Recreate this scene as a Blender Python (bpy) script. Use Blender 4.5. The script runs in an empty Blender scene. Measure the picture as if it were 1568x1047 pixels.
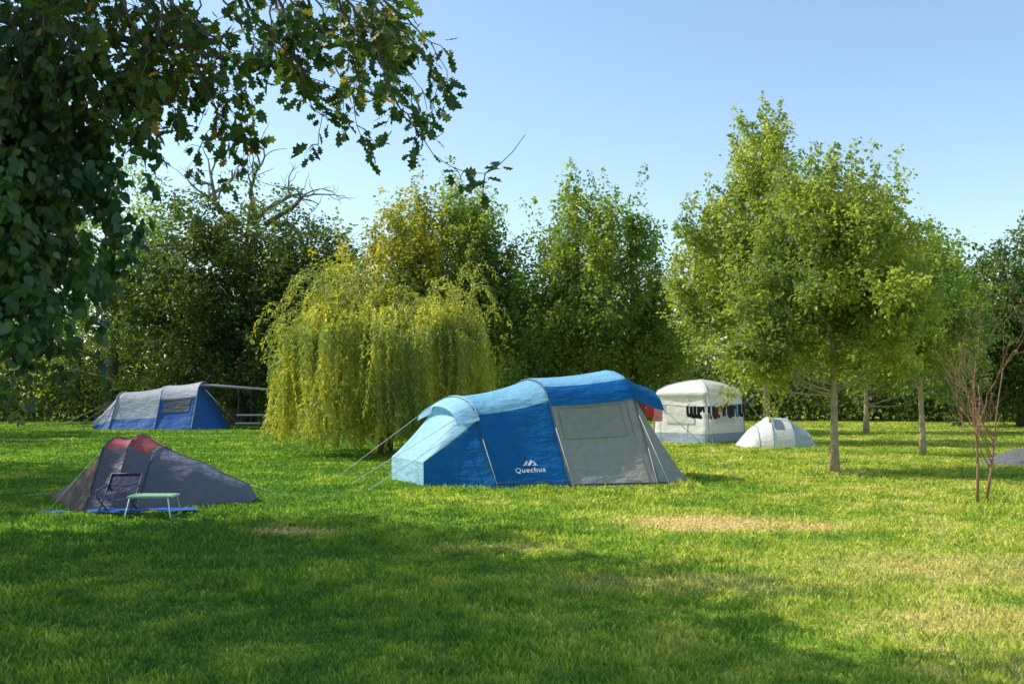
import bpy, math, random
import numpy as np
from mathutils import Vector, Matrix
random.seed(7); RS=np.random.RandomState(11)
scene=bpy.context.scene
SUN_AZ=(-0.975,0.22); EL=math.radians(44)

# ---------------------------------------------------------------- materials
def new_mat(name):
    m=bpy.data.materials.new(name); m.use_nodes=True
    nt=m.node_tree; nt.nodes.clear()
    out=nt.nodes.new('ShaderNodeOutputMaterial')
    return m,nt,out
def N(nt,t,**kw):
    n=nt.nodes.new(t)
    for k,v in kw.items(): setattr(n,k,v)
    return n
def L(nt,a,b): nt.links.new(a,b)
def ramp(nt,stops):
    r=N(nt,'ShaderNodeValToRGB'); e=r.color_ramp.elements
    while len(e)<len(stops): e.new(0.5)
    for i,(p,c) in enumerate(stops):
        e[i].position=p; e[i].color=(c[0],c[1],c[2],1)
    return r
def mixc(nt,fac,a,b,mode='MIX'):
    m=N(nt,'ShaderNodeMix',data_type='RGBA',blend_type=mode)
    for s,v in ((m.inputs[0],fac),(m.inputs[6],a),(m.inputs[7],b)):
        if isinstance(v,(int,float)): s.default_value=v
        elif isinstance(v,tuple): s.default_value=(v[0],v[1],v[2],1)
        else: L(nt,v,s)
    return m.outputs[2]
def math_(nt,op,a,b=0.0,clamp=False):
    m=N(nt,'ShaderNodeMath',operation=op); m.use_clamp=clamp
    for s,v in ((m.inputs[0],a),(m.inputs[1],b)):
        if isinstance(v,(int,float)): s.default_value=v
        else: L(nt,v,s)
    return m.outputs[0]
def noise(nt,scale,detail=3,rough=0.55,vec=None):
    n=N(nt,'ShaderNodeTexNoise'); n.inputs['Scale'].default_value=scale
    n.inputs['Detail'].default_value=detail; n.inputs['Roughness'].default_value=rough
    if vec is not None: L(nt,vec,n.inputs['Vector'])
    return n.outputs['Fac']
def pos(nt): return N(nt,'ShaderNodeNewGeometry').outputs['Position']

def leaf_mat(name,dark,mid,light,accent,trans=0.35,clump=0.45,rough=0.5,gain=1.0,tg=(2.2,2.1,0.8)):
    m,nt,out=new_mat(name)
    a=N(nt,'ShaderNodeAttribute',attribute_name='rnd')
    g=lambda c: tuple(min(1,x*gain) for x in c)
    r=ramp(nt,[(0.0,g(dark)),(0.5,g(mid)),(0.9,g(light)),(1.0,g(accent))])
    L(nt,a.outputs['Fac'],r.inputs[0])
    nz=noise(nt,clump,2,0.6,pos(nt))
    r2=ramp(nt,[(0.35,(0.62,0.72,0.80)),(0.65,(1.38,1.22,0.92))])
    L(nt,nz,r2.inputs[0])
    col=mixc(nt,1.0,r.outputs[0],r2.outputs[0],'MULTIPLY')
    p=N(nt,'ShaderNodeBsdfPrincipled'); L(nt,col,p.inputs['Base Color'])
    p.inputs['Roughness'].default_value=rough; p.inputs['Specular IOR Level'].default_value=0.5
    t=N(nt,'ShaderNodeBsdfTranslucent')
    tc=mixc(nt,1.0,col,tg,'MULTIPLY'); L(nt,tc,t.inputs[0])
    ms=N(nt,'ShaderNodeMixShader'); ms.inputs[0].default_value=trans
    L(nt,p.outputs[0],ms.inputs[1]); L(nt,t.outputs[0],ms.inputs[2]); L(nt,ms.outputs[0],out.inputs[0])
    return m
def fabric(name,col,trans=0.25,rough=0.55,wr=0.5,scale=2.0,spec=0.25):
    m,nt,out=new_mat(name)
    pz=pos(nt)
    mp=N(nt,'ShaderNodeMapping'); mp.inputs['Scale'].default_value=(1.0,1.0,2.6); mp.inputs['Rotation'].default_value=(0.3,0.5,0.2)
    L(nt,pz,mp.inputs['Vector'])
    n1=noise(nt,scale,4,0.55,mp.outputs[0]); n2=noise(nt,9,3,0.6,pz)
    r=ramp(nt,[(0.3,tuple(c*0.88 for c in col)),(0.7,tuple(min(1,c*1.08) for c in col))]); L(nt,n2,r.inputs[0])
    b=N(nt,'ShaderNodeBump'); b.inputs['Strength'].default_value=wr; b.inputs['Distance'].default_value=0.12
    L(nt,n1,b.inputs['Height'])
    p=N(nt,'ShaderNodeBsdfPrincipled'); L(nt,r.outputs[0],p.inputs['Base Color']); L(nt,b.outputs[0],p.inputs['Normal'])
    p.inputs['Roughness'].default_value=rough; p.inputs['Specular IOR Level'].default_value=spec
    t=N(nt,'ShaderNodeBsdfTranslucent'); L(nt,mixc(nt,1.0,r.outputs[0],(1.15,1.15,1.15),'MULTIPLY'),t.inputs[0])
    ms=N(nt,'ShaderNodeMixShader'); ms.inputs[0].default_value=trans
    L(nt,p.outputs[0],ms.inputs[1]); L(nt,t.outputs[0],ms.inputs[2]); L(nt,ms.outputs[0],out.inputs[0])
    return m
def plain(name,col,rough=0.6,metal=0.0,nscale=20,var=0.25,bump=0.2):
    m,nt,out=new_mat(name)
    nz=noise(nt,nscale,4,0.6,pos(nt))
    r=ramp(nt,[(0.3,tuple(c*(1-var) for c in col)),(0.7,tuple(min(1,c*(1+var)) for c in col))]); L(nt,nz,r.inputs[0])
    p=N(nt,'ShaderNodeBsdfPrincipled'); L(nt,r.outputs[0],p.inputs['Base Color'])
    p.inputs['Roughness'].default_value=rough; p.inputs['Metallic'].default_value=metal
    b=N(nt,'ShaderNodeBump'); b.inputs['Strength'].default_value=bump; b.inputs['Distance'].default_value=0.02
    L(nt,nz,b.inputs['Height']); L(nt,b.outputs[0],p.inputs['Normal'])
    L(nt,p.outputs[0],out.inputs[0]); return m

STRAW=[(2.4,12.1,1.15,0.8),(3.5,11.7,.5,.4),(-2.5,11.35,0.6,0.3),(-16.0,32.0,2.2,0.7),(6.6,19.3,0.7,0.45),(4.4,9.0,1.8,0.9),(1.5,8.3,1.3,0.5),(-.1,10.2,.9,.35),(3.6,6.9,1.2,.6)]
STW=[1.0,0.9,0.9,0.8,0.8,0.4,0.4,.3,.3]
def grass_color(nt,ground):
    pz=pos(nt)
    n1=noise(nt,0.45,3,0.6,pz); n2=noise(nt,2.2,5,0.75,pz); n3=noise(nt,14,3,0.6,pz)
    sx=N(nt,'ShaderNodeSeparateXYZ'); L(nt,pz,sx.inputs[0])
    gx=math_(nt,'MULTIPLY_ADD',sx.outputs[0],0.045); gx.node.inputs[2].default_value=0.0
    gx=math_(nt,'MINIMUM',gx,0.13); gx=math_(nt,'MAXIMUM',gx,-0.16)
    f=math_(nt,'ADD',n1,gx); f=math_(nt,'ADD',f,math_(nt,'MULTIPLY',math_(nt,'SUBTRACT',n2,0.5),1.4))
    r=ramp(nt,[(0.28,(0.11,0.235,0.034)),(0.48,(0.24,0.365,0.046)),(0.66,(0.42,0.48,0.08)),(0.88,(0.62,0.56,0.22))])
    L(nt,f,r.inputs[0]); col=r.outputs[0]
    tot=None
    for (cx,cy,rx,ry),w in zip(STRAW,STW):
        dx=math_(nt,'DIVIDE',math_(nt,'SUBTRACT',sx.outputs[0],cx),rx)
        dy=math_(nt,'DIVIDE',math_(nt,'SUBTRACT',sx.outputs[1],cy),ry)
        d=math_(nt,'ADD',math_(nt,'MULTIPLY',dx,dx),math_(nt,'MULTIPLY',dy,dy))
        d=math_(nt,'ADD',d,math_(nt,'MULTIPLY',math_(nt,'SUBTRACT',n2,0.5),3.5))
        d=math_(nt,'MULTIPLY',math_(nt,'SUBTRACT',1.2,d,True),w)
        tot=d if tot is None else math_(nt,'MAXIMUM',tot,d)
    col=mixc(nt,tot,col,(0.70,0.54,0.28))
    if ground:
        g=ramp(nt,[(0.35,(0.55,0.55,0.5)),(0.65,(1.1,1.1,1.0))]); L(nt,n3,g.inputs[0])
        col=mixc(nt,1.0,col,g.outputs[0],'MULTIPLY')
    return col,n3,n2
def ground_mat():
    m,nt,out=new_mat('meadow_ground')
    col,n3,n2=grass_color(nt,True)
    p=N(nt,'ShaderNodeBsdfPrincipled'); L(nt,col,p.inputs['Base Color']); p.inputs['Roughness'].default_value=0.9
    p.inputs['Specular IOR Level'].default_value=0.1
    b=N(nt,'ShaderNodeBump'); b.inputs['Strength'].default_value=0.9; b.inputs['Distance'].default_value=0.08
    h=math_(nt,'ADD',n3,n2); L(nt,h,b.inputs['Height']); L(nt,b.outputs[0],p.inputs['Normal'])
    L(nt,p.outputs[0],out.inputs[0]); return m
def blade_mat():
    m,nt,out=new_mat('grass_blades')
    col,_,_=grass_color(nt,False)
    a=N(nt,'ShaderNodeAttribute',attribute_name='rnd')
    r=ramp(nt,[(0.0,(0.5,0.6,0.6)),(0.5,(1.0,1.0,1.0)),(0.85,(1.3,1.25,1.1)),(1.0,(1.6,1.45,1.8))]); L(nt,a.outputs['Fac'],r.inputs[0])
    col=mixc(nt,1.0,col,r.outputs[0],'MULTIPLY')
    p=N(nt,'ShaderNodeBsdfPrincipled'); L(nt,col,p.inputs['Base Color']); p.inputs['Roughness'].default_value=0.5
    p.inputs['Specular IOR Level'].default_value=0.3
    t=N(nt,'ShaderNodeBsdfTranslucent'); L(nt,mixc(nt,1.0,col,(1.6,1.55,0.9),'MULTIPLY'),t.inputs[0])
    ms=N(nt,'ShaderNodeMixShader'); ms.inputs[0].default_value=0.48
    L(nt,p.outputs[0],ms.inputs[1]); L(nt,t.outputs[0],ms.inputs[2]); L(nt,ms.outputs[0],out.inputs[0])
    return m

# ---------------------------------------------------------------- mesh helpers
def link(o,parent=None):
    scene.collection.objects.link(o)
    if parent: o.parent=parent
    return o
def empty(name,loc=(0,0,0)):
    e=bpy.data.objects.new(name,None); e.empty_display_size=0.3; link(e); return e
def from_template(name,C,X,Y,Z,S,tmpl,mat,rnd,parent=None):
    n=len(C); k=len(tmpl)
    V=C[:,None,:]+S[:,None,None]*(tmpl[None,:,0,None]*X[:,None,:]+tmpl[None,:,1,None]*Y[:,None,:]+tmpl[None,:,2,None]*Z[:,None,:])
    me=bpy.data.meshes.new(name)
    me.vertices.add(n*k); me.vertices.foreach_set('co',V.astype(np.float32).ravel())
    me.loops.add(n*k); me.loops.foreach_set('vertex_index',np.arange(n*k,dtype=np.int32))
    me.polygons.add(n); me.polygons.foreach_set('loop_start',np.arange(0,n*k,k,dtype=np.int32))
    me.update(calc_edges=True)
    at=me.attributes.new('rnd','FLOAT','FACE'); at.data.foreach_set('value',rnd.astype(np.float32))
    me.materials.append(mat)
    o=bpy.data.objects.new(name,me); link(o,parent); return o
def norm(a): return a/np.maximum(1e-6,np.linalg.norm(a,axis=-1,keepdims=True))
def axes(D,up_bias=0.5):
    n=len(D); R=RS.normal(size=(n,3)); R[:,2]+=up_bias*2
    Y=norm(D); X=norm(np.cross(Y,R)); Z=np.cross(X,Y); return X,Y,Z
LEAF=np.array([(0,0,0),(0.34,0.42,0.08),(0,1,-0.05),(-0.34,0.42,0.08)])
NARROW=np.array([(0,0,0),(0.11,0.4,0.02),(0,1,0),(-0.11,0.4,0.02)])
OVATE=np.array([(0,0,0),(0.25,0.15,0.05),(0.34,0.42,0.08),(0.2,0.75,0.03),(0,1,-0.08),(-0.2,0.75,0.03),(-0.34,0.42,0.08),(-0.25,0.15,0.05)])
OAK=np.array([(0,0,0),(0.10,0.18,0.02),(0.24,0.26,0.05),(0.13,0.38,0.02),(0.33,0.52,0.07),(0.18,0.62,0.03),(0.28,0.82,0.04),(0.10,0.86,0),(0,1.0,-0.05),
 (-0.10,0.86,0),(-0.28,0.80,0.04),(-0.17,0.64,0.03),(-0.34,0.50,0.07),(-0.12,0.38,0.02),(-0.23,0.24,0.05),(-0.09,0.16,0.02)])

class MB:
    def __init__(s): s.v=[]; s.f=[]; s.m=[]
    def add(s,v,f,mi=0):
        o=len(s.v); s.v+= [tuple(x) for x in v]; s.f+=[tuple(i+o for i in q) for q in f]; s.m+=[mi]*len(f)
    def tube(s,pts,rad,sides=6,mi=0):
        pts=[Vector(p) for p in pts]; n=len(pts)
        if isinstance(rad,(int,float)): rad=[rad]*n
        vs=[]; fs=[]; ref=Vector((0.13,0.21,0.97))
        for i,p in enumerate(pts):
            t=(pts[min(i+1,n-1)]-pts[max(i-1,0)]).normalized()
            r=ref if abs(t.dot(ref))<0.9 else Vector((1,0,0))
            a=t.cross(r).normalized(); b=t.cross(a)
            for k in range(sides):
                an=2*math.pi*k/sides; vs.append(p+(a*math.cos(an)+b*math.sin(an))*rad[i])
        for i in range(n-1):
            for k in range(sides):
                k2=(k+1)%sides; fs.append((i*sides+k,i*sides+k2,(i+1)*sides+k2,(i+1)*sides+k))
        fs.append(tuple(range(sides))[::-1]); fs.append(tuple((n-1)*sides+k for k in range(sides)))
        s.add(vs,fs,mi)
    def box(s,c,size,rotz=0,mi=0):
        x,y,z=[q/2 for q in size]; R=Matrix.Rotation(rotz,3,'Z'); c=Vector(c)
        vs=[c+R@Vector((sx*x,sy*y,sz*z)) for sz in(-1,1) for sy in(-1,1) for sx in(-1,1)]
        s.add(vs,[(0,2,3,1),(4,5,7,6),(0,1,5,4),(2,6,7,3),(0,4,6,2),(1,3,7,5)],mi)
    def obj(s,name,mats,parent=None,smooth=True):
        me=bpy.data.meshes.new(name); me.from_pydata(s.v,[],s.f)
        for m in mats: me.materials.append(m)
        me.polygons.foreach_set('material_index',s.m)
        if smooth: me.polygons.foreach_set('use_smooth',[True]*len(s.f))
        me.update(); o=bpy.data.objects.new(name,me); link(o,parent); return o

bark=plain('bark',(0.13,0.10,0.07),0.9,0,6,0.45,0.8)
bark_light=plain('bark_light',(0.40,0.31,0.20),0.85,0,8,0.3,0.6)
bark_red=plain('bark_red',(0.30,0.17,0.11),0.8,0,30,0.3,0.3)

# ---------------------------------------------------------------- trees
def crown(name,base,trunk_h,trunk_r,blobs,n_sh,sh_len,sh_rad,lps,leaf,mat,parent_name,up=0.8,out=0.6,rand=0.5,
          bmat=bark,tmpl=LEAF,shell=0.45,limbs=26,lean=(0,0),droop=0.3,seed=1):
    global RS
    RS=np.random.RandomState(seed); rd=random.Random(seed)
    e=empty(parent_name,(0,0,0))
    bl=np.array([b[:6] for b in blobs],float)
    w=np.array([b[3]*b[4]*b[5] for b in blobs])**0.7; w/=w.sum()
    idx=RS.choice(len(blobs),n_sh,p=w)
    D=norm(RS.normal(size=(n_sh,3))); R=RS.rand(n_sh)**shell
    lump=1+0.18*np.sin(D[:,0]*5+idx*2.1)+0.15*np.sin(D[:,2]*7+D[:,1]*4+idx)
    P=bl[idx,:3]+bl[idx,3:6]*D*(R*lump)[:,None]
    P[:,2]=np.maximum(P[:,2],0.35)
    O=P-bl[idx,:3]; O=norm(O/bl[idx,3:6])
    SD=O*out+RS.normal(size=(n_sh,3))*rand*0.6; SD[:,2]+=up; SD=norm(SD)
    Ln=sh_len*(0.45+RS.rand(n_sh)**2.2*1.5)
    t=RS.rand(n_sh,lps)
    C=P[:,None,:]+SD[:,None,:]*(t*Ln[:,None])[:,:,None]
    prof=sh_rad*np.sqrt(np.clip(1.03-t,0,1))*(0.5+0.9*RS.rand(n_sh,1))
    off=RS.normal(size=(n_sh,lps,3))*prof[:,:,None]*0.62; off[:,:,2]*=0.75
    C=(C+off).reshape(-1,3)
    LD=norm(off.reshape(-1,3)+RS.normal(size=(n_sh*lps,3))*sh_rad*0.4); LD[:,2]-=droop
    X,Y,Z=axes(LD,0.5)
    keep=C[:,2]>0.12
    rnd=np.clip(RS.beta(2,2.3,len(C))*0.85+np.repeat(RS.rand(n_sh)*0.25-0.05,lps),0,1)
    S=leaf*(0.6+0.7*RS.rand(len(C)))
    from_template(name,C[keep],X[keep],Y[keep],Z[keep],S[keep],tmpl,mat,rnd[keep],e)
    mb=MB(); bx,by=base; top=max(b[2]+b[5]*0.75 for b in blobs)
    tx=blobs[0][0]; ty=blobs[0][1]
    tp=[]; n=9
    for i in range(n):
        f=i/(n-1); z=top*f; g=f**1.5
        tp.append((bx+(tx-bx)*g+lean[0]*math.sin(f*3)+rd.uniform(-.04,.04)*trunk_r*6*(i>0),by+(ty-by)*g+rd.uniform(-.04,.04)*trunk_r*6*(i>0),z-0.05))
    mb.tube(tp,[trunk_r*(1.35 if i==0 else (1-0.88*i/(n-1))) for i in range(n)],9)
    for k in range(limbs):
        i=rd.randrange(n_sh); tgt=Vector(P[i]); 
        zs=max(trunk_h*0.9,min(top*0.9,tgt.z-0.5*math.hypot(tgt.x-tx,tgt.y-ty)))
        f=min(1,zs/top)*(n-1); a=int(min(n-2,f)); s0=Vector(tp[a]).lerp(Vector(tp[a+1]),f-a)
        mid=s0.lerp(tgt,0.5)+Vector((rd.uniform(-.2,.2),rd.uniform(-.2,.2),-0.08*(tgt-s0).length))
        r=trunk_r*0.34*(1-0.5*zs/top)
        mb.tube([s0,s0.lerp(mid,.5)+Vector((0,0,-.02)),mid,mid.lerp(tgt,.55),tgt],[r,r*.8,r*.6,r*.4,r*.15],5)
    mb.obj('trunk_and_limbs',[bmat],e)
    return e

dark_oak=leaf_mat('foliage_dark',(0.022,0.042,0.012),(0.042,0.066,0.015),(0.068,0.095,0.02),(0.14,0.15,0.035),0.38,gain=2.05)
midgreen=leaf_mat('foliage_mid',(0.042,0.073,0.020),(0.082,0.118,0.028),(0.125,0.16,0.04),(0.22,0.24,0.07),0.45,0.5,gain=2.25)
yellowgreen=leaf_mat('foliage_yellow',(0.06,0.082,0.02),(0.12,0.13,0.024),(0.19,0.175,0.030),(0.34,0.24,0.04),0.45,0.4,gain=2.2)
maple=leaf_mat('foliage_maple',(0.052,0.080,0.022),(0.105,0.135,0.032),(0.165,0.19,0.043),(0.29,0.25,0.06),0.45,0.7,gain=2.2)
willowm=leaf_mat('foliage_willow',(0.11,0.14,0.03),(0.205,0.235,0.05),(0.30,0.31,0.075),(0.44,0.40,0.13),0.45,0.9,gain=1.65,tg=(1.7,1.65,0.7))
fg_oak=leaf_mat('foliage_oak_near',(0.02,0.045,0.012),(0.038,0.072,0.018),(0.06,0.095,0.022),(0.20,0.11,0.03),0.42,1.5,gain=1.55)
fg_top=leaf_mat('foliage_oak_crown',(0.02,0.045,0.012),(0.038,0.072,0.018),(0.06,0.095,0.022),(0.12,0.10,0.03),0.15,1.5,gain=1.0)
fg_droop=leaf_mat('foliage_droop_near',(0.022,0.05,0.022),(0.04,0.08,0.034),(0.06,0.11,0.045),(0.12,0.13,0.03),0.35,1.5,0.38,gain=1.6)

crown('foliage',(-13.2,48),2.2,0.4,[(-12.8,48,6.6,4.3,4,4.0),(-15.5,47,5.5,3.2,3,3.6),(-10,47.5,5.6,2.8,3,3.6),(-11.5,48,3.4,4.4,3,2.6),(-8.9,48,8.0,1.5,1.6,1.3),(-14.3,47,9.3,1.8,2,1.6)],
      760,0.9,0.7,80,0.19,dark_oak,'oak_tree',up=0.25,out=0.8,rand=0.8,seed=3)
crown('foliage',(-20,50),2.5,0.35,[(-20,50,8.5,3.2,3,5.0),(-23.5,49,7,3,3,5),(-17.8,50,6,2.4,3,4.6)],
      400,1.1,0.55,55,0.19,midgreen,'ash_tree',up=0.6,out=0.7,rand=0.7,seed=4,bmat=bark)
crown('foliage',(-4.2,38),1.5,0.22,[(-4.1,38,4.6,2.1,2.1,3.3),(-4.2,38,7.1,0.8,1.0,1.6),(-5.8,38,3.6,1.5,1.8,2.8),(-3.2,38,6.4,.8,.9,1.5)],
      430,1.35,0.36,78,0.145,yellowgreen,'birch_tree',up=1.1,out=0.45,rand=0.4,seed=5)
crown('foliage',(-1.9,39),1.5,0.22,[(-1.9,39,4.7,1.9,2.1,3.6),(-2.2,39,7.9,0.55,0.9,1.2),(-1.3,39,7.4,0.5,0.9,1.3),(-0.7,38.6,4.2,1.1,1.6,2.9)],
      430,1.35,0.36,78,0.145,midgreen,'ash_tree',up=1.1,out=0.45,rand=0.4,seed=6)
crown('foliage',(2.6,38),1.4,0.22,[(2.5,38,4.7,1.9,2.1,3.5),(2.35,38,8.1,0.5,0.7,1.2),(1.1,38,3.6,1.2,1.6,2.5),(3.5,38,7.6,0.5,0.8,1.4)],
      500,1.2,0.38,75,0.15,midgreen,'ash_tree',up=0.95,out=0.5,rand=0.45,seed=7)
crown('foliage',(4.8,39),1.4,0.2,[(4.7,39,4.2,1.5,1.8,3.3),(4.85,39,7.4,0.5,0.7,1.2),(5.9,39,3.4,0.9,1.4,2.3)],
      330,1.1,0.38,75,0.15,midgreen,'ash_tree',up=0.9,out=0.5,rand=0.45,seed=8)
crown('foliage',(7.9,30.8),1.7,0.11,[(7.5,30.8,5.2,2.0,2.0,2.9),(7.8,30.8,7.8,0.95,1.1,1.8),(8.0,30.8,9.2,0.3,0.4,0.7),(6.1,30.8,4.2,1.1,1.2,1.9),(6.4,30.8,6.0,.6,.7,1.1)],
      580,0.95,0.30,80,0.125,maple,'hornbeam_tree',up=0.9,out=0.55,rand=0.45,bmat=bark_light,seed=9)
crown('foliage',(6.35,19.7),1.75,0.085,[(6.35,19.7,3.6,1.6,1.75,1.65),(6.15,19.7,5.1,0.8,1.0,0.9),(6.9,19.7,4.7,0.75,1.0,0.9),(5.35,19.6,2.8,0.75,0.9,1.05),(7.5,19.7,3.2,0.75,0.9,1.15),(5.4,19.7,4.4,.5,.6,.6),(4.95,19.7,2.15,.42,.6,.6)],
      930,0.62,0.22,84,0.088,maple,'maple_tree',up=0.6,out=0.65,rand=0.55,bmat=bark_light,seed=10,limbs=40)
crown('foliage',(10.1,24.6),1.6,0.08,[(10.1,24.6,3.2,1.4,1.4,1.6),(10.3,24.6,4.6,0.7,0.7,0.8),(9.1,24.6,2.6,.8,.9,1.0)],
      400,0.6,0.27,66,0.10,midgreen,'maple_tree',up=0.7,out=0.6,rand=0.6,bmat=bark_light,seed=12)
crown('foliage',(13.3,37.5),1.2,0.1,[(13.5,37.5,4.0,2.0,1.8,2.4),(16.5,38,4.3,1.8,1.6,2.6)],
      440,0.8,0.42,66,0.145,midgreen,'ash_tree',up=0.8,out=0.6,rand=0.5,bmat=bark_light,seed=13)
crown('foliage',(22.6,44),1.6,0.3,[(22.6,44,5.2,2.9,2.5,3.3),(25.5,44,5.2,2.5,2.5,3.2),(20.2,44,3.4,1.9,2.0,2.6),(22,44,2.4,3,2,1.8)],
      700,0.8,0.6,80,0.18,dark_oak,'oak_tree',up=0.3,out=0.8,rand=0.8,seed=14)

def hedgerow():
    global RS
    RS=np.random.RandomState(21)
    e=empty('hedgerow')
    n=3000; lps=44
    x=RS.uniform(-44,46,n); y=56+RS.normal(size=n)*2.2
    hmax=4.6+1.3*np.sin(x*0.31+1)+0.9*np.sin(x*0.83)+0.5*np.sin(x*2.1)
    hmax=np.where(x<-14,hmax+2.4,hmax); hmax=np.where((x>7)&(x<12),hmax-0.6,hmax)
    z=0.1+RS.rand(n)**1.0*hmax
    low=RS.rand(n)<0.25; z=np.where(low,RS.rand(n)*1.6,z)
    P=np.stack([x,y,z],1)
    C=(P[:,None,:]+RS.normal(size=(n,lps,3))*np.array([0.6,0.6,0.5])).reshape(-1,3)
    D=RS.normal(size=C.shape); D[:,2]-=0.3
    X,Y,Z=axes(D,0.5); k=C[:,2]>0.05
    rnd=np.clip(RS.beta(2,2.3,len(C))*0.9+np.repeat(RS.rand(n)*0.2,lps),0,1); S=0.26*(0.6+0.7*RS.rand(len(C)))
    from_template('foliage',C[k],X[k],Y[k],Z[k],S[k],LEAF,dark_oak,rnd[k],e)
    mb=MB()
    for i in range(46):
        px=-40+i*1.8+random.uniform(-.6,.6); py=54+random.uniform(-1,2)
        mb.tube([(px,py,-0.1),(px+random.uniform(-.2,.2),py,1.8),(px+random.uniform(-.5,.5),py,4.2)],[0.16,0.12,0.05],6)
    mb.obj('trunks',[bark],e)
    RS=np.random.RandomState(22); e=empty('distant_woodland'); n=1300; lps=42
    x=RS.uniform(-75,75,n); y=82+RS.normal(size=n)*3; hm=5.5+1.5*np.sin(x*.2)+1.0*np.sin(x*.57)
    P=np.stack([x,y,RS.rand(n)*hm],1); C=(P[:,None,:]+RS.normal(size=(n,lps,3))*1.0).reshape(-1,3)
    X,Y,Z=axes(RS.normal(size=C.shape),.5); k=C[:,2]>0
    from_template('foliage',C[k],X[k],Y[k],Z[k],.55*(.6+.7*RS.rand(k.sum())),LEAF,dark_oak,RS.beta(2,2.3,k.sum()),e)
hedgerow()

def branch(mb,rd,p,d,ln,r,depth,curl=0.35,up=0.1,split=(2,3)):
    pts=[p]; rr=[r]; n=5
    for i in range(n):
        d=(d+Vector((rd.gauss(0,1),rd.gauss(0,1),rd.gauss(0,1)))*curl*0.5+Vector((0,0,up*0.3))).normalized()
        p=p+d*ln/n; pts.append(p); rr.append(r*(1-0.55*(i+1)/n))
        if depth>0 and i>=1 and rd.random()<0.55:
            dd=(d+Vector((rd.gauss(0,1),rd.gauss(0,1),rd.gauss(0,.6)))*0.8).normalized()
            branch(mb,rd,p,dd,ln*rd.uniform(.4,.7),rr[-1]*0.6,depth-1,curl,up)
    mb.tube(pts,rr,5)
    if depth>0:
        for _ in range(rd.randint(*split)):
            dd=(d+Vector((rd.gauss(0,1),rd.gauss(0,1),rd.gauss(0,.6)))*0.6).normalized()
            branch(mb,rd,p,dd,ln*rd.uniform(.5,.8),rr[-1]*0.8,depth-1,curl,up)
def dead_tree():
    e=empty('dead_tree'); mb=MB(); rd=random.Random(5)
    mb.tube([(-13,49.5,0),(-13.2,49.5,5),(-12.9,49.5,9.5)],[0.4,0.3,0.2],8)
    for dx,ln in ((-0.9,2.8),(-0.45,2.8),(0.05,2.9),(0.4,2.4),(0.9,2.9),(1.4,2.8)):
        branch(mb,rd,Vector((-13.2+dx*0.9,49.5,9.9)),Vector((dx,rd.uniform(-.2,.2),0.9)).normalized(),ln,0.16,2,0.55,0.05)
    mb.obj('bare_limbs',[plain('dead_wood',(0.17,0.14,0.11),0.9)],e)
dead_tree()

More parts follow.
